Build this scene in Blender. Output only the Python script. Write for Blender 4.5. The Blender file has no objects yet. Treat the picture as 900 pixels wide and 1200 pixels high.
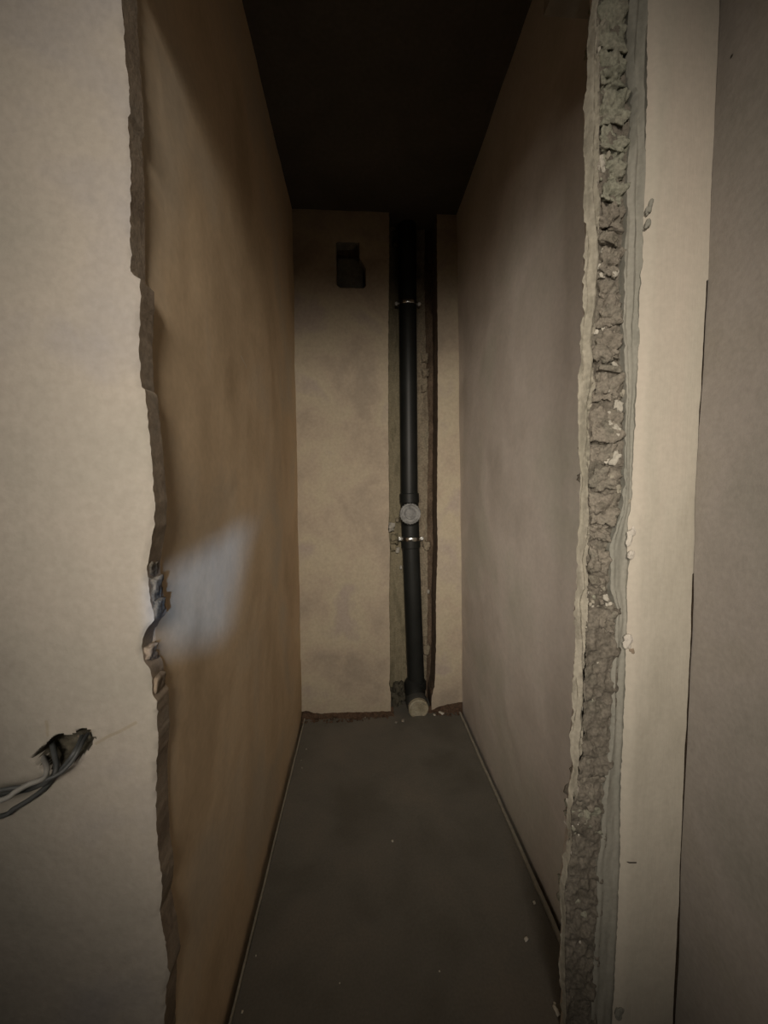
import bpy, bmesh, math, random
from mathutils import Vector, Matrix, noise, geometry
random.seed(7)
C = bpy.context.scene.collection
R = math.radians

# ------------------------------------------------------------------ camera
CH = 1.38                                     # eye height (m)
YAW, PIT, ROLL, FPX = R(3.43), R(3.48), R(-0.3), 450.0
_f = Vector((math.sin(YAW)*math.cos(PIT), math.cos(YAW)*math.cos(PIT), -math.sin(PIT)))
_r0 = Vector((math.cos(YAW), -math.sin(YAW), 0)); _u0 = _r0.cross(_f)
_r = _r0*math.cos(ROLL) + _u0*math.sin(ROLL)
_u = -_r0*math.sin(ROLL) + _u0*math.cos(ROLL)
cd = bpy.data.cameras.new('camera'); cam = bpy.data.objects.new('camera', cd); C.objects.link(cam)
cd.sensor_fit = 'HORIZONTAL'; cd.sensor_width = 36; cd.lens = 36*FPX/900; cd.clip_start = 0.02
M = Matrix((_r, _u, -_f)).transposed().to_4x4(); M.translation = (0, 0, CH)
cam.matrix_world = M
bpy.context.scene.camera = cam

# ------------------------------------------------------------------ world, lights, exposure
sc = bpy.context.scene
w = bpy.data.worlds.new('world'); sc.world = w; w.use_nodes = True
bg = w.node_tree.nodes['Background']; bg.inputs[0].default_value = (0.80, 0.90, 1.0, 1); bg.inputs[1].default_value = 0.012
sc.view_settings.view_transform = 'Standard'; sc.view_settings.look = 'None'
sc.view_settings.exposure = -0.93; sc.view_settings.gamma = 1.0; sc.view_settings.use_curve_mapping = False

def aim(o, target, up=Vector((0, 0, 1))):
    d = (Vector(target) - o.location).normalized()
    x = d.cross(up).normalized(); y = x.cross(d)
    m = Matrix((x, y, -d)).transposed().to_4x4(); m.translation = o.location
    o.matrix_world = m

def area(name, loc, target, sx, sy, e, col, spread=180, up=Vector((0, 0, 1))):
    l = bpy.data.lights.new(name, 'AREA'); l.shape = 'RECTANGLE'; l.size = sx; l.size_y = sy
    l.energy = e; l.color = col; l.spread = R(spread)
    o = bpy.data.objects.new(name, l); C.objects.link(o); o.location = loc; aim(o, target, up)
    return o

# work lamp on a stand behind the photographer, thrown a little downwards
area('work_lamp', (-0.02, -1.10, 2.12), (0.16, 2.28, 1.08), 0.45, 0.75, 14.8, (1.0, 0.90, 0.77), 65)
# added fill from the left, brightens the right closet wall and strip
area('side_fill', (-0.95, -0.95, 1.45), (0.66, 1.2, 1.18), 0.40, 0.40, 5.2, (1.0, 0.90, 0.77), 54)
# daylight from outside, shaped by the opening in an added rear wall (built below)
SUN_P = Vector((0.92, -3.10, 1.60))
sl = bpy.data.lights.new('daylight_shaft', 'SPOT'); sl.energy = 1700; sl.color = (0.32, 0.56, 1.0); sl.spot_size = R(16); sl.spot_blend = 0.1; sl.shadow_soft_size = 0.016
so = bpy.data.objects.new('daylight_shaft', sl); C.objects.link(so); so.location = SUN_P; aim(so, (-0.365, 0.98, 1.14))

# ------------------------------------------------------------------ helpers
def ray(px, py):
    return _f*FPX + _r*(px-450) + _u*(600-py)
def onY(px, py, Y):                            # measured pixel -> point on the plane Y
    d = ray(px, py); return d*(Y/d.y) + Vector((0, 0, CH))
def onX(px, py, X):
    d = ray(px, py); return d*(X/d.x) + Vector((0, 0, CH))
def onZ(px, py, Z=0.0):
    d = ray(px, py); return d*((Z-CH)/d.z) + Vector((0, 0, CH))

def interp(pts):
    pts = sorted(pts)
    def f(t):
        if t <= pts[0][0]: return pts[0][1]
        for (a, va), (b, vb) in zip(pts, pts[1:]):
            if t <= b: return va + (vb-va)*(t-a)/max(b-a, 1e-9)
        return pts[-1][1]
    return f
def trace(pxs, Y):                             # outline on plane Y -> x as a function of z
    return interp([(onY(x, y, Y).z, onY(x, y, Y).x) for x, y in pxs])
def fr(x, y, z, o=4, H=0.9):
    return noise.fractal(Vector((x, y, z)), H, 2.1, o)
def lin(a, b, n): return [a + (b-a)*i/n for i in range(n+1)]
def graded(*seg):                              # (a, b, step) ...
    out = []
    for a, b, s in seg:
        n = max(1, round(abs(b-a)/s)); out += lin(a, b, n)[(1 if out else 0):]
    return out

def link(name, me, mats, parent=None, label=None, cat=None, group=None, kind=None):
    o = bpy.data.objects.new(name, me); C.objects.link(o)
    for m in (mats if isinstance(mats, (list, tuple)) else [mats]):
        if m.name not in me.materials: me.materials.append(m)
    if parent: o.parent = parent
    for k, v in (('label', label), ('category', cat), ('group', group), ('kind', kind)):
        if v: o[k] = v
    return o
def empty(name, loc, label=None, cat=None, group=None, kind=None):
    o = bpy.data.objects.new(name, None); C.objects.link(o); o.location = loc; o.empty_display_size = .05
    for k, v in (('label', label), ('category', cat), ('group', group), ('kind', kind)):
        if v: o[k] = v
    return o

def panel(name, us, zs, pos, mats, rough=0.0, thick=0.04, rings=1, backvec=None, parent=None, fm=None, **kw):
    """closed slab: front grid us(z) x zs, pos(u,z,d) -> Vector (d = depth into the wall); ragged sides"""
    vs, fs, mi, sm = [], [], [], []
    rows = []
    for z in zs:
        row = us(z)
        rows.append(len(row)); 
        for u in row: vs.append(pos(u, z, 0.0, True))
    n = rows[0]; m = len(zs)
    for j in range(m-1):
        for i in range(n-1):
            a = j*n+i; fs.append((a, a+1, a+n+1, a+n)); mi.append(fm(vs[a].x, vs[a].z) if fm else 0); sm.append(True)
    # boundary loop, anticlockwise
    loop = [i for i in range(n)] + [j*n+n-1 for j in range(1, m)] + [(m-1)*n+i for i in range(n-2, -1, -1)] + [j*n for j in range(m-2, 0, -1)]
    uv = []
    for idx in loop:
        j, i = divmod(idx, n); uv.append((us(zs[j])[i], zs[j]))
    prev = loop
    L = len(loop)
    for k in range(1, rings+1):
        cur = []
        for (u, z), idx in zip(uv, loop):
            p0 = vs[idx]; q = pos(u, z, thick*k/rings, False)
            if backvec is not None: q = Vector((p0.x, p0.y, p0.z)) + backvec*(k/rings)
            if rough: q = q + Vector((fr(q.x*60, q.y*60, q.z*45), 0, fr(q.z*50, q.y*60, 3)))*rough
            cur.append(len(vs)); vs.append(q)
        for a in range(L):
            b = (a+1) % L
            fs.append((prev[b], prev[a], cur[a], cur[b])); mi.append(1); sm.append(True)
        prev = cur
    # back: strips between left and right back verts
    right = prev[n-1:n-1+m]; left = [prev[0]] + [prev[-k] for k in range(1, m-1)] + [prev[2*n-2+m-1-0-0-0]] if False else None
    lf = [prev[0]] + [prev[L-k] for k in range(1, m-1)]
    top = prev[n-1+m-1: n-1+m-1+n]
    lf.append(top[-1])
    bot = prev[:n]
    for j in range(m-1):
        if j == 0:
            fs.append(tuple(bot) + (right[1], lf[1]) if m > 2 else tuple(bot)+tuple(top))
        elif j == m-2:
            fs.append((lf[j], right[j]) + tuple(top))
        else:
            fs.append((lf[j], right[j], right[j+1], lf[j+1]))
        mi.append(1); sm.append(False)
    me = bpy.data.meshes.new(name); me.from_pydata([tuple(v) for v in vs], [], fs)
    mats = mats if isinstance(mats, (list, tuple)) else [mats, mats]
    for m_ in mats: me.materials.append(m_)
    me.polygons.foreach_set('material_index', mi); me.polygons.foreach_set('use_smooth', sm); me.update()
    bm = bmesh.new(); bm.from_mesh(me); bmesh.ops.recalc_face_normals(bm, faces=bm.faces)
    for e in bm.edges:
        f = e.link_faces
        if len(f) == 2 and f[0].material_index != f[1].material_index: e.smooth = False
        elif len(f) == 2 and e.calc_face_angle(0) > R(55): e.smooth = False
    bm.to_mesh(me); bm.free()
    return link(name, me, [], parent, **kw)

def bm_mesh(name, bm, smooth=False):
    me = bpy.data.meshes.new(name); bmesh.ops.recalc_face_normals(bm, faces=bm.faces); bm.to_mesh(me); bm.free()
    if smooth:
        me.polygons.foreach_set('use_smooth', [True]*len(me.polygons))
    return me
def box_bm(x0, x1, y0, y1, z0, z1, bm=None):
    bm = bm or bmesh.new()
    v = [bm.verts.new((x, y, z)) for x in (x0, x1) for y in (y0, y1) for z in (z0, z1)]
    for f in ((0, 1, 3, 2), (4, 6, 7, 5), (0, 4, 5, 1), (2, 3, 7, 6), (0, 2, 6, 4), (1, 5, 7, 3)):
        bm.faces.new([v[i] for i in f])
    return bm
def tube_bm(prof, p0, p1, seg=40, bm=None, caps=True):
    """lathe: prof [(t along p0->p1 in metres, radius)]"""
    bm = bm or bmesh.new()
    p0 = Vector(p0); ax = (Vector(p1)-p0).normalized()
    a = ax.orthogonal().normalized(); b = ax.cross(a)
    ringsv = []
    for t, r in prof:
        ringsv.append([bm.verts.new(p0 + ax*t + (a*math.cos(2*math.pi*i/seg) + b*math.sin(2*math.pi*i/seg))*r) for i in range(seg)])
    for r1, r2 in zip(ringsv, ringsv[1:]):
        for i in range(seg):
            bm.faces.new((r1[i], r1[(i+1) % seg], r2[(i+1) % seg], r2[i]))
    if caps:
        bm.faces.new(ringsv[0][::-1]); bm.faces.new(ringsv[-1])
    return bm
def sweep_bm(pts, r, seg=10, bm=None):
    bm = bm or bmesh.new()
    P = [Vector(p) for p in pts]
    # Catmull-Rom resample
    Q = []
    for i in range(len(P)-1):
        a = P[max(i-1, 0)]; b = P[i]; c = P[i+1]; d = P[min(i+2, len(P)-1)]
        for k in range(8):
            t = k/8
            Q.append(0.5*((2*b) + (c-a)*t + (2*a-5*b+4*c-d)*t*t + (3*b-a-3*c+d)*t**3))
    Q.append(P[-1])
    prev = None; up = Vector((0, 0, 1)); first = None
    for i, q in enumerate(Q):
        t = (Q[min(i+1, len(Q)-1)] - Q[max(i-1, 0)]).normalized()
        a = t.cross(up)
        if a.length < 1e-3: a = t.cross(Vector((1, 0, 0)))
        a.normalize(); b = t.cross(a)
        ring = [bm.verts.new(q + (a*math.cos(2*math.pi*k/seg) + b*math.sin(2*math.pi*k/seg))*r) for k in range(seg)]
        if prev:
            for k in range(seg): bm.faces.new((prev[k], prev[(k+1) % seg], ring[(k+1) % seg], ring[k]))
        else: first = ring
        prev = ring
    bm.faces.new(first[::-1]); bm.faces.new(prev)
    return bm
def rock_bm(cx, cy, cz, sx, sy, sz, cuts=10, amp=0.12, seed=0, freq=3.0, tilt=0.0, box=0.7, freq2=None):
    """angular lump: a rounded box pushed about by cellular and fractal noise"""
    bm = bmesh.new(); bmesh.ops.create_cube(bm, size=2.0)
    bmesh.ops.subdivide_edges(bm, edges=bm.edges, cuts=cuts, use_grid_fill=True)
    rot = Matrix.Rotation(tilt, 3, 'Y')
    for v in bm.verts:
        c = v.co.copy(); s = c.normalized()
        q = c*box + s*(1-box)
        p = Vector((q.x*sx, q.y*sy, q.z*sz)); pn = p*freq + Vector((seed*7.3, seed*1.7, seed*3.1))
        s2 = Vector((s.x*sx, s.y*sy, s.z*sz)).normalized()
        k = min(sx, sy, sz)
        dd = fr(pn.x, pn.y, pn.z, 4)*amp*k*2 - abs(noise.voronoi(pn*1.6)[0][0]-0.4)*amp*k*1.2
        v.co = rot @ (p + s2*dd) + Vector((cx, cy, cz))
    return bm

# ------------------------------------------------------------------ materials
def mat(name, cols, scale=2.0, rough=0.9, bump=0.15, bscale=120, fine=0.3, metal=0.0, spec=0.3, stretch=(1, 1, 1), detail=5, spots=None, coat=0):
    """cols: 2-4 colours mixed by object-space noise"""
    m = bpy.data.materials.new(name); m.use_nodes = True; nt = m.node_tree; N = nt.nodes; Lk = nt.links
    b = N['Principled BSDF']; b.inputs['Roughness'].default_value = rough; b.inputs['Metallic'].default_value = metal
    b.inputs['Specular IOR Level'].default_value = spec
    if coat: b.inputs['Coat Weight'].default_value = coat; b.inputs['Coat Roughness'].default_value = 0.15
    geo = N.new('ShaderNodeTexCoord'); mp = N.new('ShaderNodeMapping'); mp.inputs['Scale'].default_value = stretch
    Lk.new(geo.outputs['Object'], mp.inputs['Vector'])
    n1 = N.new('ShaderNodeTexNoise'); n1.inputs['Scale'].default_value = scale; n1.inputs['Detail'].default_value = detail; n1.inputs['Roughness'].default_value = 0.55
    n1.inputs['Distortion'].default_value = 0.3
    Lk.new(mp.outputs[0], n1.inputs['Vector'])
    cr = N.new('ShaderNodeValToRGB'); e = cr.color_ramp.elements
    k = len(cols)
    e[0].position = 0.33; e[0].color = (*cols[0], 1); e[1].position = 0.67; e[1].color = (*cols[-1], 1)
    for i in range(1, k-1):
        q = e.new(0.33 + 0.34*i/(k-1)); q.color = (*cols[i], 1)
    Lk.new(n1.outputs['Fac'], cr.inputs['Fac'])
    out = cr.outputs['Color']
    n2 = N.new('ShaderNodeTexNoise'); n2.inputs['Scale'].default_value = bscale; n2.inputs['Detail'].default_value = 4
    Lk.new(geo.outputs['Object'], n2.inputs['Vector'])
    if fine:
        mr = N.new('ShaderNodeMapRange'); mr.inputs['From Min'].default_value = 0.3; mr.inputs['From Max'].default_value = 0.7
        mr.inputs['To Min'].default_value = 1-fine; mr.inputs['To Max'].default_value = 1+fine*0.6
        Lk.new(n2.outputs['Fac'], mr.inputs['Value'])
        mx = N.new('ShaderNodeVectorMath'); mx.operation = 'SCALE'
        Lk.new(out, mx.inputs[0]); Lk.new(mr.outputs[0], mx.inputs['Scale']); out = mx.outputs[0]
    if spots:                                   # marks with a place of their own: (p0, p1, radius, colour)
        for p0, p1, rad, col in spots:
            ax = Vector(p1)-Vector(p0); ln = max(ax.length, 1e-4); axn = ax/ln if ln > 1e-3 else Vector((0, 0, 1))
            s = N.new('ShaderNodeVectorMath'); s.operation = 'SUBTRACT'; Lk.new(geo.outputs['Object'], s.inputs[0]); s.inputs[1].default_value = p0
            d = N.new('ShaderNodeVectorMath'); d.operation = 'DOT_PRODUCT'; Lk.new(s.outputs[0], d.inputs[0]); d.inputs[1].default_value = axn
            cl = N.new('ShaderNodeClamp'); cl.inputs['Min'].default_value = 0; cl.inputs['Max'].default_value = ln; Lk.new(d.outputs['Value'], cl.inputs['Value'])
            sc_ = N.new('ShaderNodeVectorMath'); sc_.operation = 'SCALE'; sc_.inputs[0].default_value = axn; Lk.new(cl.outputs[0], sc_.inputs['Scale'])
            df = N.new('ShaderNodeVectorMath'); df.operation = 'DISTANCE'; Lk.new(s.outputs[0], df.inputs[0]); Lk.new(sc_.outputs[0], df.inputs[1])
            mm = N.new('ShaderNodeMapRange'); mm.interpolation_type = 'SMOOTHSTEP'
            mm.inputs['From Min'].default_value = rad*0.5; mm.inputs['From Max'].default_value = rad*1.3; mm.inputs['To Min'].default_value = 1; mm.inputs['To Max'].default_value = 0
            Lk.new(df.outputs['Value'], mm.inputs['Value'])
            mix = N.new('ShaderNodeMix'); mix.data_type = 'RGBA'; Lk.new(mm.outputs[0], mix.inputs['Factor'])
            Lk.new(out, mix.inputs['A']); mix.inputs['B'].default_value = (*col, 1); out = mix.outputs['Result']
    Lk.new(out, b.inputs['Base Color'])
    if bump:
        bp = N.new('ShaderNodeBump'); bp.inputs['Strength'].default_value = bump; bp.inputs['Distance'].default_value = 0.01
        n3 = N.new('ShaderNodeTexNoise'); n3.inputs['Scale'].default_value = bscale*0.35; n3.inputs['Detail'].default_value = 8; n3.inputs['Roughness'].default_value = 0.65
        Lk.new(mp.outputs[0], n3.inputs['Vector']); Lk.new(n3.outputs['Fac'], bp.inputs['Height']); Lk.new(bp.outputs[0], b.inputs['Normal'])
    return m

FL = 0.66                                      # front wall, left of the opening
FR = 0.85                                      # broken wall end, right of the opening
XL, DB = -0.371, 2.28                          # closet left wall, back wall
CEIL = 2.95
sL = [onX(x, y, XL) for x, y in ((282, 417), (289, 431))]
slit = [onY(x, y, FR-0.012) for x, y in ((736, 1012), (746, 1012))]
dot = onX(858, 66, 0.775)
for q in sL: q.x = XL + fr(q.y*2.2, 8, q.z*2.2)*0.005 + fr(q.y*16, 2, q.z*16, 3)*0.0008
for q in slit: q.y = FR-.010 + fr(q.x*5, 11, q.z*3)*0.003 + fr(q.x*25, 11, q.z*18, 3)*0.0008
crk = [onY(x, y, FL) for x, y in ((112, 872), (128, 863), (140, 858), (158, 848), (56, 862), (54, 846))]
for q in crk: q.y = FL + fr(q.x*3, 1, q.z*3)*0.004 + fr(q.x*22, 4, q.z*22, 3)*0.0009

m_front = mat('front_plaster', [(0.236, 0.211, 0.183), (0.294, 0.27, 0.232), (0.318, 0.286, 0.247), (0.269, 0.249, 0.237)], 2.2, .92, .22, 90, .07, detail=6,
              spots=[(tuple(crk[a]), tuple(crk[a+1]), .0028, (.27, .235, .185)) for a in (0, 1, 2, 4)])
m_strip = mat('strip_plaster', [(0.356, 0.327, 0.271), (0.427, 0.393, 0.331), (0.452, 0.4, 0.339)], 3.0, .92, .16, 90, .05, stretch=(2.5, 1, .35),
              spots=[(tuple(slit[0]), tuple(slit[1]), .0022, (.05, .04, .035))])
m_roomr = mat('side_plaster', [(0.281, 0.261, 0.23), (0.332, 0.3, 0.271), (0.306, 0.278, 0.239)], 2.6, .92, .18, 90, .08,
              spots=[(tuple(dot), tuple(dot), .004, (.03, .025, .02))])
m_left = mat('left_plaster', [(0.513, 0.384, 0.247), (0.639, 0.489, 0.325), (0.567, 0.468, 0.348)], 2.0, .9, .10, 60, .06,
             spots=[(tuple(sL[0]), tuple(sL[1]), .0018, (.62, .56, .46))])
m_right = mat('right_plaster', [(0.463, 0.418, 0.373), (0.565, 0.511, 0.465), (0.499, 0.47, 0.411)], 2.2, .9, .10, 60, .06)
m_back = mat('back_plaster', [(0.35, 0.295, 0.232), (0.426, 0.357, 0.276), (0.456, 0.396, 0.296), (0.395, 0.334, 0.28)], 3.2, .92, .14, 70, .09, detail=7)
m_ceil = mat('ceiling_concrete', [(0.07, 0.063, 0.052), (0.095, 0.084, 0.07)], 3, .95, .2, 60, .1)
m_floor = mat('floor_screed', [(0.11, 0.102, 0.085), (0.136, 0.127, 0.109), (0.156, 0.14, 0.117)], 3.5, .75, .10, 140, .10)
m_foam = mat('edge_strip_foam', [(.23, .21, .17), (.30, .28, .23)], 12, .8, .1, 80, .1)
m_mason = mat('broken_masonry', [(0.107, 0.094, 0.075), (0.176, 0.156, 0.128), (0.139, 0.126, 0.102)], 18, .97, .8, 160, .35)
m_reveal = mat('broken_reveal', [(.17, .13, .095), (.27, .215, .16), (.22, .185, .145)], 9, .97, .25, 150, .15)
m_olive = mat('olive_plaster', [(0.221, 0.205, 0.163), (0.286, 0.263, 0.213), (0.325, 0.298, 0.244)], 9, .95, .4, 120, .15, stretch=(2, 1, .4))
m_green = mat('green_grey_plaster', [(0.2, 0.198, 0.172), (0.245, 0.237, 0.203), (0.275, 0.263, 0.227)], 7, .9, .22, 110, .10, stretch=(2.5, 1, .35))
m_brick = mat('masonry_block_grey', [(0.164, 0.148, 0.118), (0.229, 0.202, 0.166), (0.194, 0.178, 0.145)], 22, .97, .9, 170, .3)
m_brick2 = mat('masonry_block_olive', [(.20, .20, .155), (.29, .285, .225), (.24, .225, .18)], 20, .97, .9, 150, .3)
m_lump = mat('lime_lump', [(0.351, 0.33, 0.281), (0.436, 0.407, 0.351)], 20, .95, .5, 150, .15)
m_pinkl = mat('pale_putty', [(.45, .42, .36), (.52, .48, .43)], 14, .95, .4, 150, .12)
m_chgreen = mat('chase_green', [(0.167, 0.146, 0.096), (0.255, 0.22, 0.148), (0.211, 0.182, 0.122)], 12, .95, .5, 120, .2, stretch=(2, 1, .4))
m_chtan = mat('chase_tan', [(0.187, 0.153, 0.111), (0.281, 0.234, 0.17), (0.23, 0.2, 0.145)], 14, .95, .7, 110, .3, stretch=(1.5, 1, .6))
m_chbrown = mat('chase_brown', [(.085, .06, .04), (.16, .115, .08)], 16, .97, .7, 110, .3, stretch=(1.5, 1, .5))
m_pipe = mat('black_plastic', [(.012, .013, .012), (.018, .019, .018)], 8, .46, .03, 60, .1, spec=.35)
m_pipe2 = mat('dark_grey_plastic', [(.035, .035, .033), (.05, .05, .045)], 8, .5, .03, 60, .1, spec=.5)
m_metal = mat('zinc_metal', [(.60, .60, .58), (.72, .72, .70)], 40, .25, .05, 100, .1, metal=1, spec=.5)
m_recess = mat('dark_mortar_shade', [(0.056, 0.05, 0.035), (0.096, 0.087, 0.065), (0.079, 0.068, 0.048)], 30, .97, .6, 120, .25)  # olive-grey mortar, darkened to imitate shade in the cable recess; also the dark heap
m_screw = mat('bright_zinc_screw', [(.75, .75, .72), (.82, .82, .80)], 40, .35, .05, 100, .1, metal=.3, spec=.8)
m_cap = mat('dusty_grey_cap', [(0.104, 0.104, 0.1), (0.192, 0.192, 0.188), (0.288, 0.288, 0.28)], 22, .5, .15, 120, .2, spec=.4)
m_plug = mat('dusty_beige_plug', [(0.23, 0.204, 0.14), (0.34, 0.306, 0.221), (0.399, 0.365, 0.281)], 18, .85, .3, 100, .2)
m_dirt = mat('brown_dirt', [(.055, .035, .022), (.12, .075, .05), (.085, .06, .04)], 20, 1, .8, 120, .3)
m_cable = mat('grey_cable', [(.045, .048, .048), (.075, .078, .078)], 20, .5, .05, 80, .1, spec=.4)
m_cable2 = mat('light_grey_cable', [(.17, .165, .15), (.22, .215, .20)], 20, .6, .05, 80, .1, spec=.4)
m_niche = mat('niche_cement', [(0.119, 0.119, 0.102), (0.196, 0.19, 0.162)], 10, .95, .5, 100, .2)
m_dust = mat('grey_crumb', [(.22, .20, .165), (.32, .29, .245)], 30, .95, .4, 200, .1)
m_crumb = mat('plaster_crumb', [(.50, .47, .40), (.65, .61, .53)], 30, .95, .4, 200, .1)

# ------------------------------------------------------------------ setting: floor, ceiling, lintel
XR0 = 0.622
def xr_wall(z): return XR0 - 0.019*z           # the right closet wall leans a little
GAPL, GAPR = -0.352, 0.604

# screed slab of the closet and room; narrow gaps are left along the closet walls
def floor_us(z): return FLX
FLX = graded((GAPL+0.007, 0.589, 0.02))
def floor_pos(u, v, d, front):                 # u = x, v = y
    h = fr(u*2.2, v*2.2, 5)*0.004 + fr(u*14, v*14, 1)*0.0009
    return Vector((u, v, h*(1 if front else 0) - d))
panel('floor', floor_us, graded((0.70, DB+0.15, 0.02)), floor_pos, [m_floor, m_floor], thick=.08, kind='structure')
fr_bm = box_bm(-2.6, 2.2, -2.2, 0.6999, -0.08, -0.003); box_bm(0.5893, 0.7735, 0.6999, 0.842, -0.08, -0.003, fr_bm)
link('floor_room', bm_mesh('floor_room', fr_bm), m_floor, kind='structure')
link('floor_base', bm_mesh('floor_base', box_bm(XL-0.3, 1.0, 0.66, DB+0.3, -0.16, -0.081)), m_chbrown, kind='structure')
# ceiling
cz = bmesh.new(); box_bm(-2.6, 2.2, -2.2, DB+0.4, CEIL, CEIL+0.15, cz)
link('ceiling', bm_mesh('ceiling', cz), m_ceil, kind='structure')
RY = -1.90  # unseen rear wall added as a gobo; its opening outlines the daylight patch
PATCH = [Vector((-0.365, y, z)) for y, z in ((.715, 1.215), (1.40, 1.295), (1.06, .955), (.725, 1.085))]
rim = [SUN_P + (q-SUN_P)*((RY-SUN_P.y)/(q.y-SUN_P.y)) for q in PATCH]
bmr = bmesh.new()
def ringv(y): return [bmr.verts.new((v.x, y, v.z)) for v in rim], [bmr.verts.new(v) for v in ((-2.6, y, CEIL-.0005), (.7735, y, CEIL-.0005), (.7735, y, -.003), (-2.6, y, -.003))]
A, B = ringv(RY), ringv(RY-.02)
# outline corners are matched to the rim corners: high-left, high-right, low-right, low-left seen from inside
order = sorted(range(4), key=lambda k: (0 if rim[k].z > sum(v.z for v in rim)/4 else 1, rim[k].x if rim[k].z > sum(v.z for v in rim)/4 else -rim[k].x))
Ai, Bi = [A[0][k] for k in order], [B[0][k] for k in order]
for k in range(4):
    n = (k+1) % 4
    bmr.faces.new((Ai[k], Ai[n], A[1][n], A[1][k])); bmr.faces.new((Bi[k], B[1][k], B[1][n], Bi[n]))
    bmr.faces.new((Ai[k], Bi[k], Bi[n], Ai[n])); bmr.faces.new((A[1][k], A[1][n], B[1][n], B[1][k]))
link('gobo_wall_rear', bm_mesh('gobo_wall_rear', bmr), m_front, kind='structure')
link('wall_lintel_right', bm_mesh('wall_lintel_right', box_bm(0.44, 0.79, FR-.008, FR+.10, 2.49, CEIL-.0005)), m_front, kind='structure')
LZ = 2.245
link('wall_lintel', bm_mesh('wall_lintel', box_bm(-0.5, 0.44, FL+0.008, FL+0.04, LZ, CEIL-.0005)), m_front, kind='structure')

# ------------------------------------------------------------------ front wall left of the opening
edgeL = [(140,-60),(142,0),(144,30),(146,60),(149,100),(150,130),(147,131),(149,165),(151,200),(151,260),(152,320),(162,323),(164,345),(162,370),
         (161,390),(162,420),(163,452),(168,456),(170,480),(173,510),(176,545),(180,590),(179,620),(175,640),(172,660),(171,672),(173,690),(176,708),(180,728),
         (171,737),(166,750),(164,765),(168,778),(175,788),(177,812),(179,818),(183,824),(182,850),(184,870),(181,900),(181,925),(182,960),(184,1000),(189,1035),(189,1052),
         (186,1070),(188,1085),(193,1108),(198,1145),(193,1162),(193,1178),(192,1200),(191,1300)]
eL = trace(edgeL, FL)
def eLr(z): return eL(z) + fr(z*55, 2, 7, 5)*0.0012
zsF = graded((-0.08, 0.2, .02), (0.2, 0.90, .0055), (0.90, 1.06, .0028), (1.06, 2.6, .0055), (2.6, CEIL, .02))
hole = [tuple(onY(x, y, FL).xz) for x, y in ((36,890),(44,880),(54,872),(62,864),(68,860),(76,863),(86,862),(93,855),(100,853),(106,858),(108,868),(105,877),(96,884),(90,893),(80,897),(66,900),(54,903),(46,899),(42,892))]
def in_poly(p, poly):
    c = False; j = len(poly)-1
    for i in range(len(poly)):
        a, b = poly[i], poly[j]
        if (a[1] > p[1]) != (b[1] > p[1]) and p[0] < (b[0]-a[0])*(p[1]-a[1])/(b[1]-a[1]) + a[0]: c = not c
        j = i
    return c
def poly_dist(p, poly):
    P = Vector(p); best = 9
    for i in range(len(poly)):
        a = Vector(poly[i-1]); b = Vector(poly[i]); ab = b-a
        t = max(0, min(1, (P-a).dot(ab)/max(ab.length_squared, 1e-9))); best = min(best, (P-a-ab*t).length)
    return best
hx = [h[0] for h in hole]; hz = [h[1] for h in hole]
def us_front(z):
    e = eLr(z)
    base = graded((-2.6, -0.70, .15), (-0.70, -0.50, .0028), (-0.50, -0.45, .006))
    return base + lin(-0.45, e, 26)[1:]
def pos_front(u, z, d, front):
    y = FL
    if front:
        y += fr(u*3, 1, z*3)*0.004 + fr(u*22, 4, z*22, 3)*0.0009
        e = eL(z)
        k = max(0, 1-(e-u)/0.012)
        y += k*k*0.004*(1+fr(u*60, 2, z*60))           # chipped arris
        if min(hx)-.03 < u < max(hx)+.03 and min(hz)-.03 < z < max(hz)+.03:
            dist = poly_dist((u, z), hole)
            if in_poly((u, z), hole):
                y += min(0.042, dist*7) + fr(u*80, 3, z*80)*0.004
            else:
                y += -0.002*max(0, 1-dist/0.02)*(0.6+fr(u*50, 3, z*50)) + 0.006*max(0, 1-dist/0.010)*(z > 1.0 - .0*u and 1)
    return Vector((u, y+d, z))
panel('wall_front_left', us_front, zsF, pos_front, [m_front, m_reveal, m_recess], fm=lambda x, z: 2 if in_poly((x, z), hole) else 0, rough=.0006, thick=.045, rings=4, kind='structure')
wfl = bpy.data.objects['wall_front_left']
# grey cement left in the opened cable recess, behind the wires, toned dark for the shade there
link('recess_mortar', bm_mesh('recess_mortar', rock_bm(*onY(76, 881, FL+.052), .046, .010, .018, 12, .25, 4, 40, R(-24), .6), True), m_recess, wfl)
# grey filler squeezed out of the broken arris
for k, (px, py, sx, sz) in enumerate(((177, 668, .006, .016), (182, 690, .007, .022), (186, 712, .0055, .016), (178, 645, .004, .014), (176, 764, .008, .014), (185, 800, .006, .016))):
    c = onY(px, py, FL+.022)
    link('filler_lump', bm_mesh('filler_lump', rock_bm(c.x, c.y, c.z, sx, .014, sz, 7, .5, k+20, 60, .15), True), m_mason if k < 4 else m_reveal, wfl)

# ------------------------------------------------------------------ closet left wall
def pos_left(u, z, d, front):
    x = XL + (fr(u*2.2, 8, z*2.2)*0.005 + fr(u*16, 2, z*16, 3)*0.0008 if front else 0)
    return Vector((x-d, u, z))
LYS = graded((0.698, 0.80, .008), (0.80, DB+.005, .025))
panel('wall_left', lambda z: LYS, graded((-0.08, CEIL, .025)), pos_left, [m_left, m_reveal], rough=.002, thick=.10, kind='structure')
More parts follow.
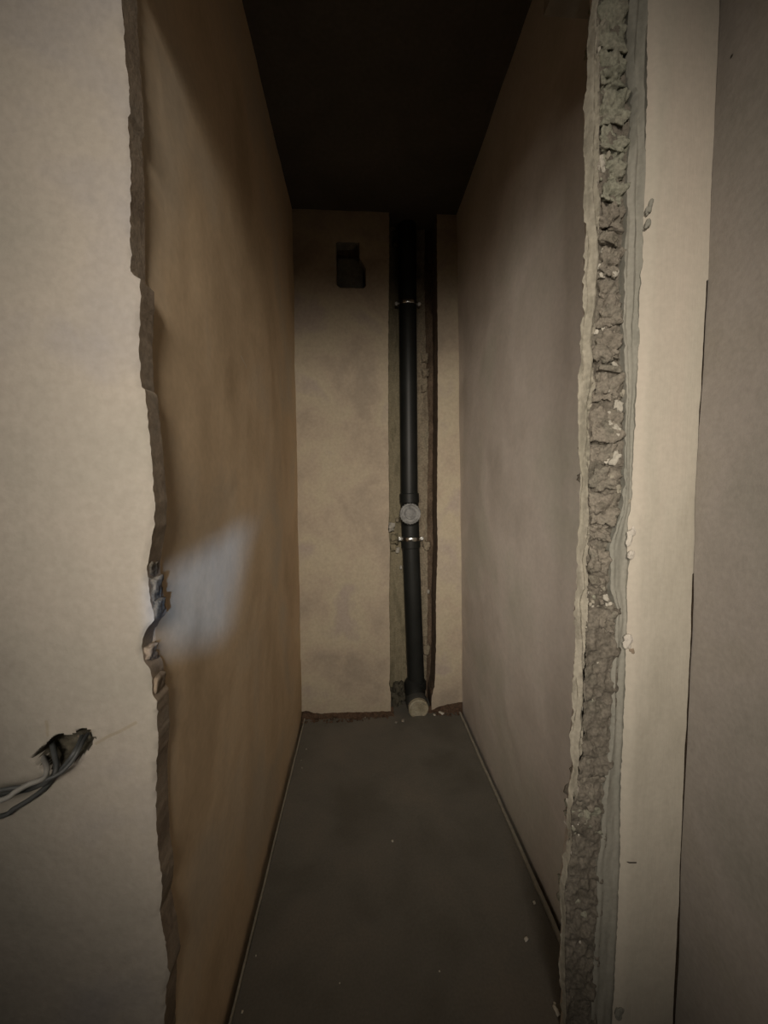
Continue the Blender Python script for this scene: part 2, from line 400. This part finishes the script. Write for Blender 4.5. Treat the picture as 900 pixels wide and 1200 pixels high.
# ------------------------------------------------------------------ closet right wall
def pos_right(u, z, d, front):
    x = xr_wall(z)
    if front:
        x += fr(u*2.4, 18, z*2.4)*0.005 + fr(u*16, 12, z*16, 3)*0.0007
        p = onX(657, 1010, .60)
        r = math.hypot(u-p.y, z-p.z)
        if r < 0.03: x += 0.03*max(0, min(1, (0.024-r)/0.006))
    return Vector((x+d, u, z))
RYS = graded((0.995, 1.12, .004), (1.12, DB+.005, .025))
panel('wall_right', lambda z: RYS, graded((-0.08, 0.25, .02), (0.25, 0.42, .004), (0.42, CEIL, .025)), pos_right, [m_right, m_reveal], thick=.10, kind='structure')

# ------------------------------------------------------------------ back wall with its chase
chL = trace([(456,240),(456,300),(455,400),(455,500),(456,600),(455,620),(457,640),(456,700),(457,760),(457,790),(456,802),(458,812),(458,845)], DB)
chR = trace([(512,240),(512,300),(513,400),(513,500),(512,600),(513,640),(511,700),(511,760),(510,790),(509,805),(506,815),(505,845)], DB)
def chLr(z): return chL(z) + fr(z*40, 1, 1, 4)*.0025
def chRr(z): return chR(z) + fr(z*40, 5, 1, 4)*.0025
botL = [(x, onY(px, py, DB).z) for px, py in ((350,836),(357,833),(375,838),(395,837),(410,840),(430,837),(445,836),(456,838)) for x in (onY(px, py, DB).x,)]
botR = [(x, onY(px, py, DB).z) for px, py in ((505,833),(515,828),(525,826),(540,823)) for x in (onY(px, py, DB).x,)]
fbL, fbR = interp(botL), interp(botR)
niche = [tuple(onY(x, y, DB).xz) for x, y in ((393,284),(421,284),(421,303),(428,314),(429,334),(426,337),(399,337),(394,333))]
def shift(fb, z, u, z0):                       # the lowest row follows the ragged plaster foot
    return fb(u) + fr(u*60, 3, 3, 4)*.004 if z <= z0+1e-6 else z
Z0B = 0.045
def pos_back(side):
    fb = fbL if side == 'L' else fbR
    def pos(u, z, d, front):
        y = DB; zz = shift(fb, z, u, Z0B)
        if front:
            y += fr(u*4, 30, z*4)*0.004 + fr(u*24, 30, z*24, 3)*0.0012
            if z < 0.10: y += 0.006*(1-z/0.10)
            if side == 'L':
                if abs(u+.08) < .3 and 2.3 < z < 2.95:
                    dist = poly_dist((u, z), niche)
                    if in_poly((u, z), niche): y += min(0.09, dist*14)
                    elif dist < .025: y += .003*(1-dist/.025)*(1+fr(u*50, 1, z*50))
        return Vector((u, y+d, zz))
    return pos
nx0, nx1 = min(n[0] for n in niche), max(n[0] for n in niche); nz0, nz1 = min(n[1] for n in niche), max(n[1] for n in niche)
def us_bL(z):
    return graded((XL-.004, nx0-.02, .015), (nx0-.02, nx1+.02, .004)) + lin(nx1+.02, chLr(z), 14)[1:]
def us_bR(z): return lin(chRr(z), xr_wall(z)+.004, 14)
zsB = graded((Z0B, nz0-.02, .014), (nz0-.02, nz1+.02, .004), (nz1+.02, CEIL, .015))
wb = empty('wall_back', (0.1, DB, 0), kind='structure')
def child(o, p):
    o.parent = p; o.matrix_parent_inverse = Matrix.Translation(-Vector(p.location)); return o
child(panel('plaster_face', us_bL, zsB, pos_back('L'), [m_back, m_chbrown, m_niche], fm=lambda x, z: 2 if in_poly((x, z), niche) else 0, rough=.003, thick=.155, rings=5, label='wide plastered face left of the pipe chase'), wb)  # niche inner faces take a darker material, imitating the shade inside
child(panel('plaster_face', us_bR, zsB, pos_back('R'), [m_back, m_chbrown], rough=.003, thick=.155, rings=5, label='narrow plastered face right of the pipe chase'), wb)
# back of the chase: green-grey render at left of the pipe, tan mortar at right, dark brown strip beyond
CB = DB + 0.15
def chase_panel(name, pa, pb, m, amp, off, s):
    fa, fb2 = trace(pa, CB), trace(pb, CB)
    def us(z): return lin(fa(z)+fr(z*30, s, 2, 4)*.004, fb2(z)+fr(z*30, s, 9, 4)*.004, 12)
    def pos(u, z, d, front):
        y = CB + off
        if front: y += fr(u*30, s, z*22, 5)*amp
        return Vector((u, y+d, z))
    return child(panel(name, us, graded((-.05, CEIL, .009)), pos, [m, m], thick=.05), wb)
chase_panel('chase_render', [(452,240),(452,845)], [(474,240),(476,845)], m_chgreen, .004, 0, 3)
chase_panel('chase_mortar', [(474,240),(476,845)], [(498,240),(497,330),(499,430),(502,500),(500,600),(501,700),(498,845)], m_chtan, .010, -.012, 5)
chase_panel('chase_brick', [(495,240),(496,845)], [(516,240),(514,845)], m_chbrown, .008, .004, 8)
# lumps of mortar clinging in the chase
for k, (px, py, s, mm) in enumerate(((459,618,.020,m_lump),(462,632,.024,m_chgreen),(461,642,.018,m_chgreen),(466,645,.013,m_lump),(470,665,.008,m_lump),(502,694,.012,m_lump),(498,420,.020,m_chtan),(499,437,.020,m_chtan),(497,455,.018,m_chtan),(500,640,.022,m_chtan),(499,760,.022,m_chtan),(461,265,.018,m_chgreen),(463,285,.015,m_chgreen),(466,610,.01,m_chtan))):
    c = onY(px, py, CB-.02)
    child(link('mortar_lump', bm_mesh('mortar_lump', rock_bm(c.x, c.y+.01, c.z, s, s*1.2, s*1.3, 6, .4, k+3, 28), True), mm), wb)
# cement block seen inside the square niche
c0, c1 = onY(395, 303, DB+.05), onY(427, 339, DB+.05)
child(link('niche_cement', bm_mesh('niche_cement', rock_bm((c0.x+c1.x)/2-.006, DB+.068, (c0.z+c1.z)/2-.005, .080, .024, .094, 10, .08, 2, 12, 0, .93), True), m_niche), wb)
c0, c1 = onY(392, 283, DB+.05), onY(423, 304, DB+.05)
child(link('niche_shade', bm_mesh('niche_shade', rock_bm((c0.x+c1.x)/2, DB+.080, (c0.z+c1.z)/2+.004, .080, .016, .050, 8, .08, 6, 12, 0, .93), True), m_chbrown), wb)  # dark brown piece standing in for shadow in the upper niche
child(link('mortar_heap', bm_mesh('mortar_heap', rock_bm(onY(464, 800, CB-.02).x, CB-.035, .05, .050, .05, .085, 12, .55, 9, 30, 0, .1), True), m_recess), wb)
# exposed brown foot under the plaster
child(link('exposed_foot', bm_mesh('exposed_foot', box_bm(XL-.05, chL(0.05)+.0, DB+.022, DB+.06, -.06, .12)), m_dirt), wb)
child(link('exposed_foot', bm_mesh('exposed_foot', box_bm(chR(0.05), XR0+.05, DB+.022, DB+.06, -.06, .12)), m_dirt), wb)

# dirt swept along the foot of the back wall: nobody could count it
bm = bmesh.new(); rnd = random.Random(3)
for k in range(420):
    x = rnd.uniform(XL+.01, .60)
    if 0.17 < x < 0.44: continue
    y = DB + rnd.uniform(-.055, .02) - (0.02 if x < .0 else 0); s = rnd.uniform(.002, .0075)
    mt = Matrix.Translation((x, y, s*.5)) @ Matrix.Rotation(rnd.uniform(0, 6), 4, 'Z') @ Matrix.Rotation(rnd.uniform(0, 6), 4, 'X') @ Matrix.Diagonal((s*rnd.uniform(.8, 2), s, s*rnd.uniform(.5, 1), 1))
    bmesh.ops.create_icosphere(bm, subdivisions=1, radius=1, matrix=mt)
def dirt_strip(x0, x1, wdt):
    n = 60; prev = None
    for i in range(n+1):
        x = x0+(x1-x0)*i/n; wv = wdt*(0.75+0.5*abs(fr(x*12, 2, 2)))
        row = [bm.verts.new((x, DB+.024 - wv*k/5, (0.018*(1-k/5)**1.5)*(1+.5*fr(x*30, k, 1)) + (.001 if k < 5 else -.004))) for k in range(6)]
        if prev:
            for k in range(5): bm.faces.new((prev[k], prev[k+1], row[k+1], row[k]))
        prev = row
dirt_strip(XL+.008, .19, .085); dirt_strip(.40, .60, .055)
link('dirt_debris', bm_mesh('dirt_debris', bm), m_dirt, label='brown dirt and grit along the foot of the back wall', cat='dirt', kind='stuff')

# ------------------------------------------------------------------ edge strips of the screed
def strip(name, x0, x1, y0, y1, top):
    n = 50; bm = bmesh.new(); prev = None
    for i in range(n+1):
        y = y0+(y1-y0)*i/n; wv = fr(y*4, x0*9, 3)*.0025
        r = [bm.verts.new(p) for p in ((x0+wv, y, -.05), (x0+wv, y, top+wv*.5), (x1+wv, y, top+wv*.4), (x1+wv, y, -.05))]
        if prev:
            for k in range(4): bm.faces.new((prev[k], prev[(k+1) % 4], r[(k+1) % 4], r[k]))
        else: bm.faces.new(r)
        prev = r
    bm.faces.new(prev[::-1])
    link(name, bm_mesh(name, bm), m_foam, kind='structure')
strip('trim_1', GAPL, GAPL+.0062, 0.70, DB-.03, .008)
strip('trim_2', 0.590, GAPR-.003, 0.86, DB-.03, .009)

# ------------------------------------------------------------------ broken wall end right of the opening
we = empty('wall_end', (0.56, FR, 0), kind='structure')
oL = [(695,-60),(693,0),(690,50),(689,60),(691,95),(688,110),(688,150),(687,180),(687,240),(686,255),(688,260),(685,300),(684,370),(681,395),(679,425),(680,500),(680,560),(681,600),
      (680,620),(679,660),(679,690),(674,712),(674,722),(677,735),(677,755),(674,775),(672,805),(671,850),(670,868),(670,885),(672,893),(674,905),(670,920),(667,935),(665,950),(666,965),(668,985),
      (664,998),(661,1015),(658,1035),(659,1060),(658,1100),(657,1135),(659,1165),(661,1200),(660,1300)]
cL = [(704,-60),(703,0),(702,60),(704,120),(702,200),(704,250),(703,330),(699,385),(697,405),(700,430),(696,460),(692,485),(691,540),(692,590),(693,620),(690,640),(688,655),(689,700),(688,760),(686,800),(686,850),(684,880),(679,905),(676,930),(668,945),(669,1000),(664,1050),(663,1200),(663,1300)]
cR = [(739,-60),(738,0),(736,60),(737,100),(741,112),(740,150),(740,170),(736,200),(735,240),(733,270),(731,290),(730,330),(731,345),(729,380),(731,400),(734,460),(733,500),(732,560),(728,600),(719,625),(715,640),(716,690),(722,712),(721,740),(720,760),(717,790),(716,850),(714,880),(710,900),(706,935),(706,955),(704,990),(700,1010),(700,1060),(697,1100),(695,1150),(692,1200),(690,1300)]
sE = [(765,-60),(763,0),(762,50),(762,100),(760,150),(759,200),(758,230),(757,300),(753,350),(751,420),(748,470),(746,520),(744,560),(744,590),(741,600),(739,610),(738,640),(741,655),(738,680),(738,730),(736,760),(736,790),(734,830),(732,880),(730,940),(730,1000),(728,1040),(727,1080),(725,1120),(723,1160),(720,1200),(718,1300)]
foL, fcL, fcR, fsE = trace(oL, FR), trace(cL, FR), trace(cR, FR), trace(sE, FR)
zsW = graded((-0.08, 0.1, .02), (0.1, 2.55, .004), (2.55, CEIL, .02))
def jag(z, s, a): return fr(z*45, s, 3, 5)*a
# plaster coat on the closet side; it flares back to meet the closet wall
def us_pl(z):
    a = foL(z)+jag(z, 1, .0022); b = max(a+.002, fcL(z)+jag(z, 2, .003)); return lin(a, b, 9)
def pos_pl(u, z, d, front):
    y = FR
    if front:
        a = foL(z); b = max(a+.004, fcL(z)); t = (u-a)/(b-a)
        y += 0.006*(1-min(1, t*4))**2 + 0.005*math.sin(t*10+fr(z*3, 1, 1)*5) + fr(u*90, 2, z*16, 5)*0.007 + (0.008 if t > .9 else 0)
    return Vector((u, y+d, z))
child(panel('plaster_coat', us_pl, zsW, pos_pl, [m_olive, m_right], backvec=Vector((.105, .158, 0)), label='olive plaster coat on the closet side'), we)
# rough mortar bed behind the blocks
def us_co(z): return lin(fcL(z)-.004, fcR(z)+.012, 30)
def pos_co(u, z, d, front):
    y = FR+.013
    if front:
        n = noise.voronoi(Vector((u*55, 3, z*55)))[0][0]
        lower = 1.0 if z < 1.10 else .6
        y += fr(u*26, 2, z*26, 5)*0.009 + (0.5-n)*0.012*lower - (0.012 if z < 1.1 else 0)
    return Vector((u, y+d, z))
child(panel('mortar_bed', us_co, zsW, pos_co, [m_mason, m_mason], backvec=Vector((.085, .10, 0))), we)
# plaster coat on the room side (smooth, green-grey) with a raised lip next to the masonry
def us_pr(z):
    a = fcR(z)+jag(z, 4, .0025); b = max(a+.004, fsE(z)+.006); return lin(a, b, 14)
def pos_pr(u, z, d, front):
    y = FR+.002
    if front:
        a = fcR(z); b = max(a+.004, fsE(z)); t = (u-a)/(b-a)
        rg = 1 if z > 1.7 else .35
        y += -0.007*math.exp(-((t-.12)/.10)**2) + 0.005*rg*math.sin(t*13+fr(z*2, 5, 1)*3) + 0.006*max(0, (t-.8)/.2) + fr(u*40, 7, z*8, 4)*0.0035
    return Vector((u, y+d, z))
child(panel('plaster_coat', us_pr, zsW, pos_pr, [m_green, m_green], rough=.002, thick=.10, rings=2, label='green-grey plaster coat on the room side'), we)

# broken masonry pieces: (y0, y1, tilt, proud, material, inset)
blocks = [(-58,-2,0,0,1),(0,58,-2,0,1),(60,104,3,.002,1),(107,150,-8,.004,1),(152,178,-22,.002,1),(181,212,6,-.002,1),(214,238,-24,.002,1),(240,268,-10,0,0),(275,289,-38,.008,0),(294,325,-30,.006,0),
          (333,352,-16,-.002,0),(354,386,-4,.003,0),(391,424,8,.002,0),(430,436,-12,.004,0),(439,472,-6,.002,0),(480,517,-3,0,0),(522,546,5,-.002,0),(548,574,-4,.002,0),(579,612,2,.002,0),(614,634,-5,.004,0),
          (640,672,3,.004,0),(674,688,0,0,0),(712,742,6,.006,0),(868,900,-3,.003,0),(906,940,-18,.005,0),(944,972,8,.004,1),(1040,1066,4,-.002,1)]
for k, (y0, y1, tl, pr, cm) in enumerate(blocks):
    zt, zb = onY(710, y0, FR+.01).z, onY(710, y1, FR+.01).z
    zc = (zt+zb)/2; a, b = fcL(zc)+.002, fcR(zc)-.002
    if 700 < y0 < 745: a = (a+b)/2-.008
    sz = (zt-zb)/2*1.03; sx = (b-a)/2*(0.86+.14*((k*37)%10)/10)
    bmk = rock_bm((a+b)/2, FR+.026-pr, zc, sx, .022, sz, 15, .42, k+31, 40, R(-tl)*.6, .8)
    child(link('block', bm_mesh('block', bmk, True), m_brick2 if cm else m_brick), we)
# coarse stones and lime lumps sticking out of the mortar
rnd = random.Random(11)
def lump(px, py, s, m, asp=1.0, nm='mortar_lump', dy=.004):
    c = onY(px, py, FR+dy)
    child(link(nm, bm_mesh(nm, rock_bm(c.x, c.y+.006, c.z, s, s*.8, s*asp, 6, .55, rnd.randint(1, 99), 90, rnd.uniform(-.5, .5), .35), True), m), we)
for px, py, s, m, a in ((706,28,.006,m_olive,3),(711,10,.007,m_olive,2),(706,185,.006,m_lump,1.6),(708,194,.008,m_lump,1.2),(714,180,.005,m_olive,2),(704,60,.004,m_lump,4),
                        (706,316,.008,m_lump,2.2),(709,292,.006,m_lump,1),(723,318,.007,m_lump,1.6),(709,331,.006,m_olive,1),(700,388,.005,m_lump,1.4),(709,383,.005,m_lump,1),(716,380,.005,m_lump,1),
                        (722,427,.006,m_lump,1.2),(718,432,.004,m_lump,1),(733,462,.007,m_olive,1.2),(726,475,.009,m_lump,1.6),(714,458,.004,m_lump,1),(715,485,.006,m_lump,1.2),(717,495,.005,m_lump,1.6),(724,505,.009,m_lump,1.8),
                        (723,535,.009,m_lump,2.0),(712,540,.007,m_lump,.9),(718,562,.006,m_olive,2.2),(727,575,.009,m_olive,1.4),(719,590,.012,m_brick,1.1),(699,590,.003,m_lump,3),(704,610,.003,m_lump,1),(736,590,.009,m_olive,1.2),
                        (709,690,.005,m_olive,1.6),(712,700,.006,m_lump,1.5),(726,716,.005,m_pinkl,2.4),(697,735,.004,m_lump,1.6),(704,650,.003,m_lump,1),(716,645,.004,m_lump,1.2),
                        (682,820,.004,m_lump,8),(685,855,.004,m_lump,6),(712,845,.004,m_lump,5),(677,812,.004,m_olive,5),(677,865,.004,m_olive,4),(685,912,.005,m_olive,4),(693,912,.004,m_olive,5),(703,915,.006,m_olive,4),
                        (676,965,.011,m_pinkl,1.3),(680,980,.006,m_lump,1.2),(679,997,.007,m_pinkl,1.8),(686,942,.004,m_lump,1.2),(699,978,.008,m_pinkl,1.5),(667,940,.004,m_lump,1.5),(670,1010,.007,m_olive,2),
                        (683,1115,.005,m_pinkl,1.2),(681,1122,.004,m_pinkl,1.0),(686,1160,.006,m_pinkl,1.4),(669,1172,.008,m_pinkl,1),(676,1180,.006,m_olive,1.4),(680,1135,.006,m_olive,1.2)):
    lump(px, py, s, m, a)
for k in range(170):                           # aggregate in the lower, crumbling stretch
    py = rnd.uniform(690, 905) if k < 95 else rnd.uniform(960, 1200)
    zc = onY(700, py, FR).z; a, b = fcL(zc)+.004, fcR(zc)-.004
    t = rnd.random(); s = rnd.uniform(.0022, .0052)
    x = a+(b-a)*t
    child(link('grit_stone', bm_mesh('grit_stone', rock_bm(x, FR+.012+rnd.uniform(-.004, .004), zc, s, s, s*rnd.uniform(.8, 1.5), 2, .3, k, 90), True), rnd.choice((m_brick, m_brick, m_brick2, m_mason, m_olive, m_lump))), we)

# ------------------------------------------------------------------ strip of front wall between the broken end and the corner
XC = 0.7735
def us_st(z): 
    b = XC-.0024 if (z < 1.84 and not (1.18 < z < 1.30)) else XC+.003
    b += fr(z*14, 3, 2)*.0010
    return lin(fsE(z)*((FR-.010)/FR)+jag(z, 9, .0018), b, 16)
def pos_st(u, z, d, front):
    y = FR-.010
    if front:
        a = fsE(z); y += fr(u*5, 11, z*3)*0.003 + fr(u*25, 11, z*18, 3)*0.0008 + .004*max(0, 1-(u-a)/.006)
    return Vector((u, y+d, z))
panel('wall_front_right', us_st, zsW, pos_st, [m_strip, m_green], rough=.001, thick=.14, rings=2, kind='structure')
wfr = bpy.data.objects['wall_front_right']
for k, (px, py, sx, sz, m) in enumerate(((740,628,.009,.026,m_pinkl),(741,650,.007,.010,m_pinkl),(737,752,.012,.020,m_pinkl),(741,764,.006,.007,m_reveal),(762,243,.006,.020,m_green),(760,262,.005,.012,m_green),(727,1190,.012,.018,m_green))):
    c = onY(px, py, FR-.010)
    link('putty_patch', bm_mesh('putty_patch', rock_bm(c.x, c.y+.003, c.z, sx, .0040, sz, 11, .7, k+60, 70, .3, 0), True), m, wfr)
# side wall of the room, running back past the camera
def pos_rr(u, z, d, front):
    x = XC
    if front: x += fr(u*2.5, 40, z*2.5)*0.005 + fr(u*20, 40, z*20, 3)*0.0007
    return Vector((x+d, u, z))
panel('wall_room_right', lambda z: graded((-2.2, 0.0, .1), (0.0, FR-.011, .02)), graded((-.08, CEIL, .02)), pos_rr, [m_roomr, m_roomr], thick=.12, kind='structure')

link('crack_backing', bm_mesh('crack_backing', box_bm(XC-.001, XC+.12, FR+.006, FR+.13, -.08, CEIL-.0005)), m_chbrown, kind='structure')  # added dark filler; keeps the corner crack dark and stops background light leaking

# ------------------------------------------------------------------ soil pipe
PY = 2.385
def ax(px, py): return onY(px, py, PY)
top, k1 = ax(477, 225), ax(479.5, 578)
k2, k3 = ax(481.5, 641), ax(487.5, 800)
sp = empty('soil_pipe', (k3.x, PY, 0.0), label='black plastic soil pipe standing in the chase of the back wall', cat='pipe')
def part(nm, bm, m, smooth=True, label=None, parent=None):
    o = link(nm, bm_mesh(nm, bm, False), m, label=label)
    me = o.data; me.polygons.foreach_set('use_smooth', [smooth]*len(me.polygons))
    if smooth:
        bm2 = bmesh.new(); bm2.from_mesh(me)
        for e in bm2.edges:
            if len(e.link_faces) == 2 and e.calc_face_angle(0) > R(35): e.smooth = False
        bm2.to_mesh(me); bm2.free()
    if parent is None: child(o, sp)
    else:
        o.parent = parent
    return o
top = Vector((top.x, PY, CEIL-.001))
Lu = (k1-top).length
part('pipe_section', tube_bm([(0, .054), (Lu+.02, .054)], top, k1), m_pipe, label='upper length of pipe')
L2 = (k2-k1).length
part('inspection_fitting', tube_bm([(0, .058), (.004, .061), (.055, .061), (.062, .056), (L2-.05, .056), (L2-.045, .060), (L2, .060), (L2+.004, .056)], k1, k2), m_pipe, label='socketed access fitting')
L3 = (k3-k2).length
part('pipe_section', tube_bm([(-.02, .0545), (L3+.02, .0545)], k2, k3), m_pipe, label='lower length of pipe')
# access branch and screw cap
cc = onY(480.5, 602, 2.285)
br = part('access_branch', tube_bm([(0, .052), (.085, .052), (.086, .060), (.10, .060)], (cc.x, 2.385, cc.z+.004), (cc.x, 2.285, cc.z)), m_pipe)
cap = part('screw_cap', tube_bm([(0, .061), (.004, .0625), (.016, .0625), (.020, .060), (.0201, .053), (.017, .050), (.0171, .034), (.021, .031), (.0215, .0)], (cc.x, 2.287, cc.z), (cc.x, 2.0, cc.z), 48, caps=False), m_cap, label='dusty grey round screw cap')
g = bmesh.new()
for k in range(24):
    a = 2*math.pi*k/24
    mt = Matrix.Translation((cc.x+.0625*math.cos(a), 2.2785, cc.z+.0625*math.sin(a))) @ Matrix.Rotation(-a, 4, 'Y') @ Matrix.Diagonal((.0018, .007, .003, 1))
    bmesh.ops.create_cube(g, size=2, matrix=mt)
part('grip_rib', g, m_cap, False, parent=cap)
# clamps
def clamp(px, py, lx, rx):
    c = onY(px, py, PY)
    r = .0595
    o = part('pipe_clamp', tube_bm([(-.012, r-.004), (-.012, r), (-.009, r+.002), (.009, r+.002), (.012, r), (.012, r-.004)], c, c+Vector((.0, 0, -1)), 48, caps=False), m_metal, label='bright zinc pipe clamp')
    for sx, px2 in ((-1, lx), (1, rx)):
        lug = box_bm(c.x+sx*(r-.002) if sx > 0 else c.x-(r+.018), c.x+(r+.018) if sx > 0 else c.x-(r-.002), PY-.014, PY-.004, c.z-.011, c.z+.011)
        part('lug', lug, m_metal, False, parent=o)
        q = Vector((c.x+sx*(r+.010), PY-.014, c.z))
        part('screw', tube_bm([(0, .0055), (.002, .0095), (.006, .0095), (.009, .006), (.0092, .003), (.006, .0028), (.0061, 0)], q, q+Vector((0, -1, 0)), 16, caps=False), m_screw, parent=o)
clamp(481.3, 631, 467, 495); clamp(477.6, 357.5, 465, 491)
# elbow at the foot with a plugged mouth turned to the room
e0 = k3
part('foot_collar', tube_bm([(0, .058), (.003, .064), (.030, .066), (.048, .066), (.052, .060)], e0+Vector((0, 0, .015)), e0+Vector((.002, 0, -1)), 48), m_pipe)
pc = onY(490.8, 832, 2.235)
mouth0 = Vector((pc.x-.012, PY, pc.z+.06))
part('elbow', sweep_bm([e0+Vector((0, 0, -.03)), e0+Vector((0, -.0, -.075)), mouth0+Vector((0, .005, .02)), mouth0+Vector((.002, -.04, -.005)), Vector((pc.x-.006, 2.305, pc.z+.022))], .060, 28), m_pipe)
part('mouth_socket', tube_bm([(0, .058), (.004, .0645), (.055, .0645), (.060, .062)], (pc.x-.007, 2.325, pc.z+.026), (pc.x, 2.24, pc.z+.006), 48), m_pipe2, label='dark grey socket of the elbow')
part('plug', tube_bm([(0, .060), (.026, .0615), (.030, .058), (.0302, .050), (.028, .047), (.028, 0)], (pc.x-.002, 2.262, pc.z+.006), (pc.x, 2.20, pc.z), 48, caps=False), m_plug, label='dusty beige round plug')

# ------------------------------------------------------------------ cables hanging out of the recess at left
def cable(pts, r, m, label):
    P = [onY(x, y, FL+d) for x, y, d in pts]
    # beyond the frame they droop back against the wall
    P += [P[-1]+Vector((-.10, .0, -.02)), P[-1]+Vector((-.18, .01, -.09))]
    o = link('electrical_cable', bm_mesh('electrical_cable', sweep_bm(P, r, 12), True), m, label=label, cat='cable', group='cables hanging out of the wall recess')
cable([(103,860,.03),(98,868,.012),(92,880,-.008),(84,893,-.016),(72,905,-.022),(56,913,-.028),(32,921,-.035),(0,926,-.04)], .0030, m_cable, 'dark cable leaving the right end of the recess, uppermost at the frame edge')
cable([(47,880,.03),(51,889,.010),(55,900,-.016),(51,912,-.030),(34,919,-.040),(18,928,-.048),(0,938,-.054)], .0042, m_cable2, 'pale grey cable leaving the left end of the recess')
cable([(60,868,.03),(64,884,.008),(66,900,-.008),(60,912,-.014),(44,921,-.017),(24,927,-.020),(0,932,-.022)], .0042, m_cable, 'grey cable leaving the middle of the recess')
cable([(96,863,.03),(92,873,.010),(86,884,-.004),(76,897,-.005),(62,912,-.006),(52,924,-.006),(36,936,-.007),(16,948,-.008),(0,957,-.009)], .0040, m_cable, 'cable forming the lowest loop under the recess')

# ------------------------------------------------------------------ crumbs on the floor
def crumb(px, py, s, label, seed, asp=1.0, X=None):
    m = m_crumb if py > 905 or px > 500 else m_dust
    s *= .75 if py < 905 else .9
    p = onZ(px, py, .002)
    me = bm_mesh('plaster_crumb', rock_bm(0, 0, 0, s*asp, s, s*.6, 3, .35, seed, 200), True)
    o = link('plaster_crumb', me, m, label=label, cat='crumb', group='pale crumbs scattered on the floor')
    o.location = (p.x, p.y, s*.55+.001); o.rotation_euler = (0, 0, seed*1.3)
for px, py, s, lab, a in ((460,986,.0045,'pale crumb lying alone in the middle of the closet floor',1.0),(515,1138,.0022,'tiny crumb on the floor in front, right of centre',1.2),(626,1058,.0042,'pale crumb near the right floor strip, the farther of two',1.3),
                      (617,1101,.0050,'white crumb near the broken wall end, the nearer and larger of two',1.5),(652,1185,.0055,'long pale chip at the foot of the broken wall end',2.2),(650,1176,.0030,'small crumb beside the long chip at the broken wall end',1),
                      (359,878,.0045,'pale crumb near the left wall, farthest back of three',1.2),(353,891,.0040,'pale crumb near the left wall, middle of three',1.2),(354,900,.0050,'pale crumb near the left wall, nearest of three',1),
                      (284,1186,.0028,'pale crumb beside the left floor strip, low in the picture',1.2),(300,1120,.0022,'tiny crumb beside the left floor strip',1),(398,1152,.0018,'tiny crumb on the left of the floor in front',1),
                      (472,845,.0110,'grey crumb in front of the chase, left of the plug',1.4),(464,847,.0080,'small grey crumb left of the plug, in the dirt',1.2),
                      (517,836,.0110,'long white chip right of the plug',2.2),(524,832,.0075,'small pale chip farthest right of the plug',1.2),(509,838,.0070,'pale chip close to the plug',1.6),(428,833+8,.0050,'pale grain in the dirt left of the chase',1)):
    crumb(px, py, s, lab, int(px*3+py) % 47+1, a)
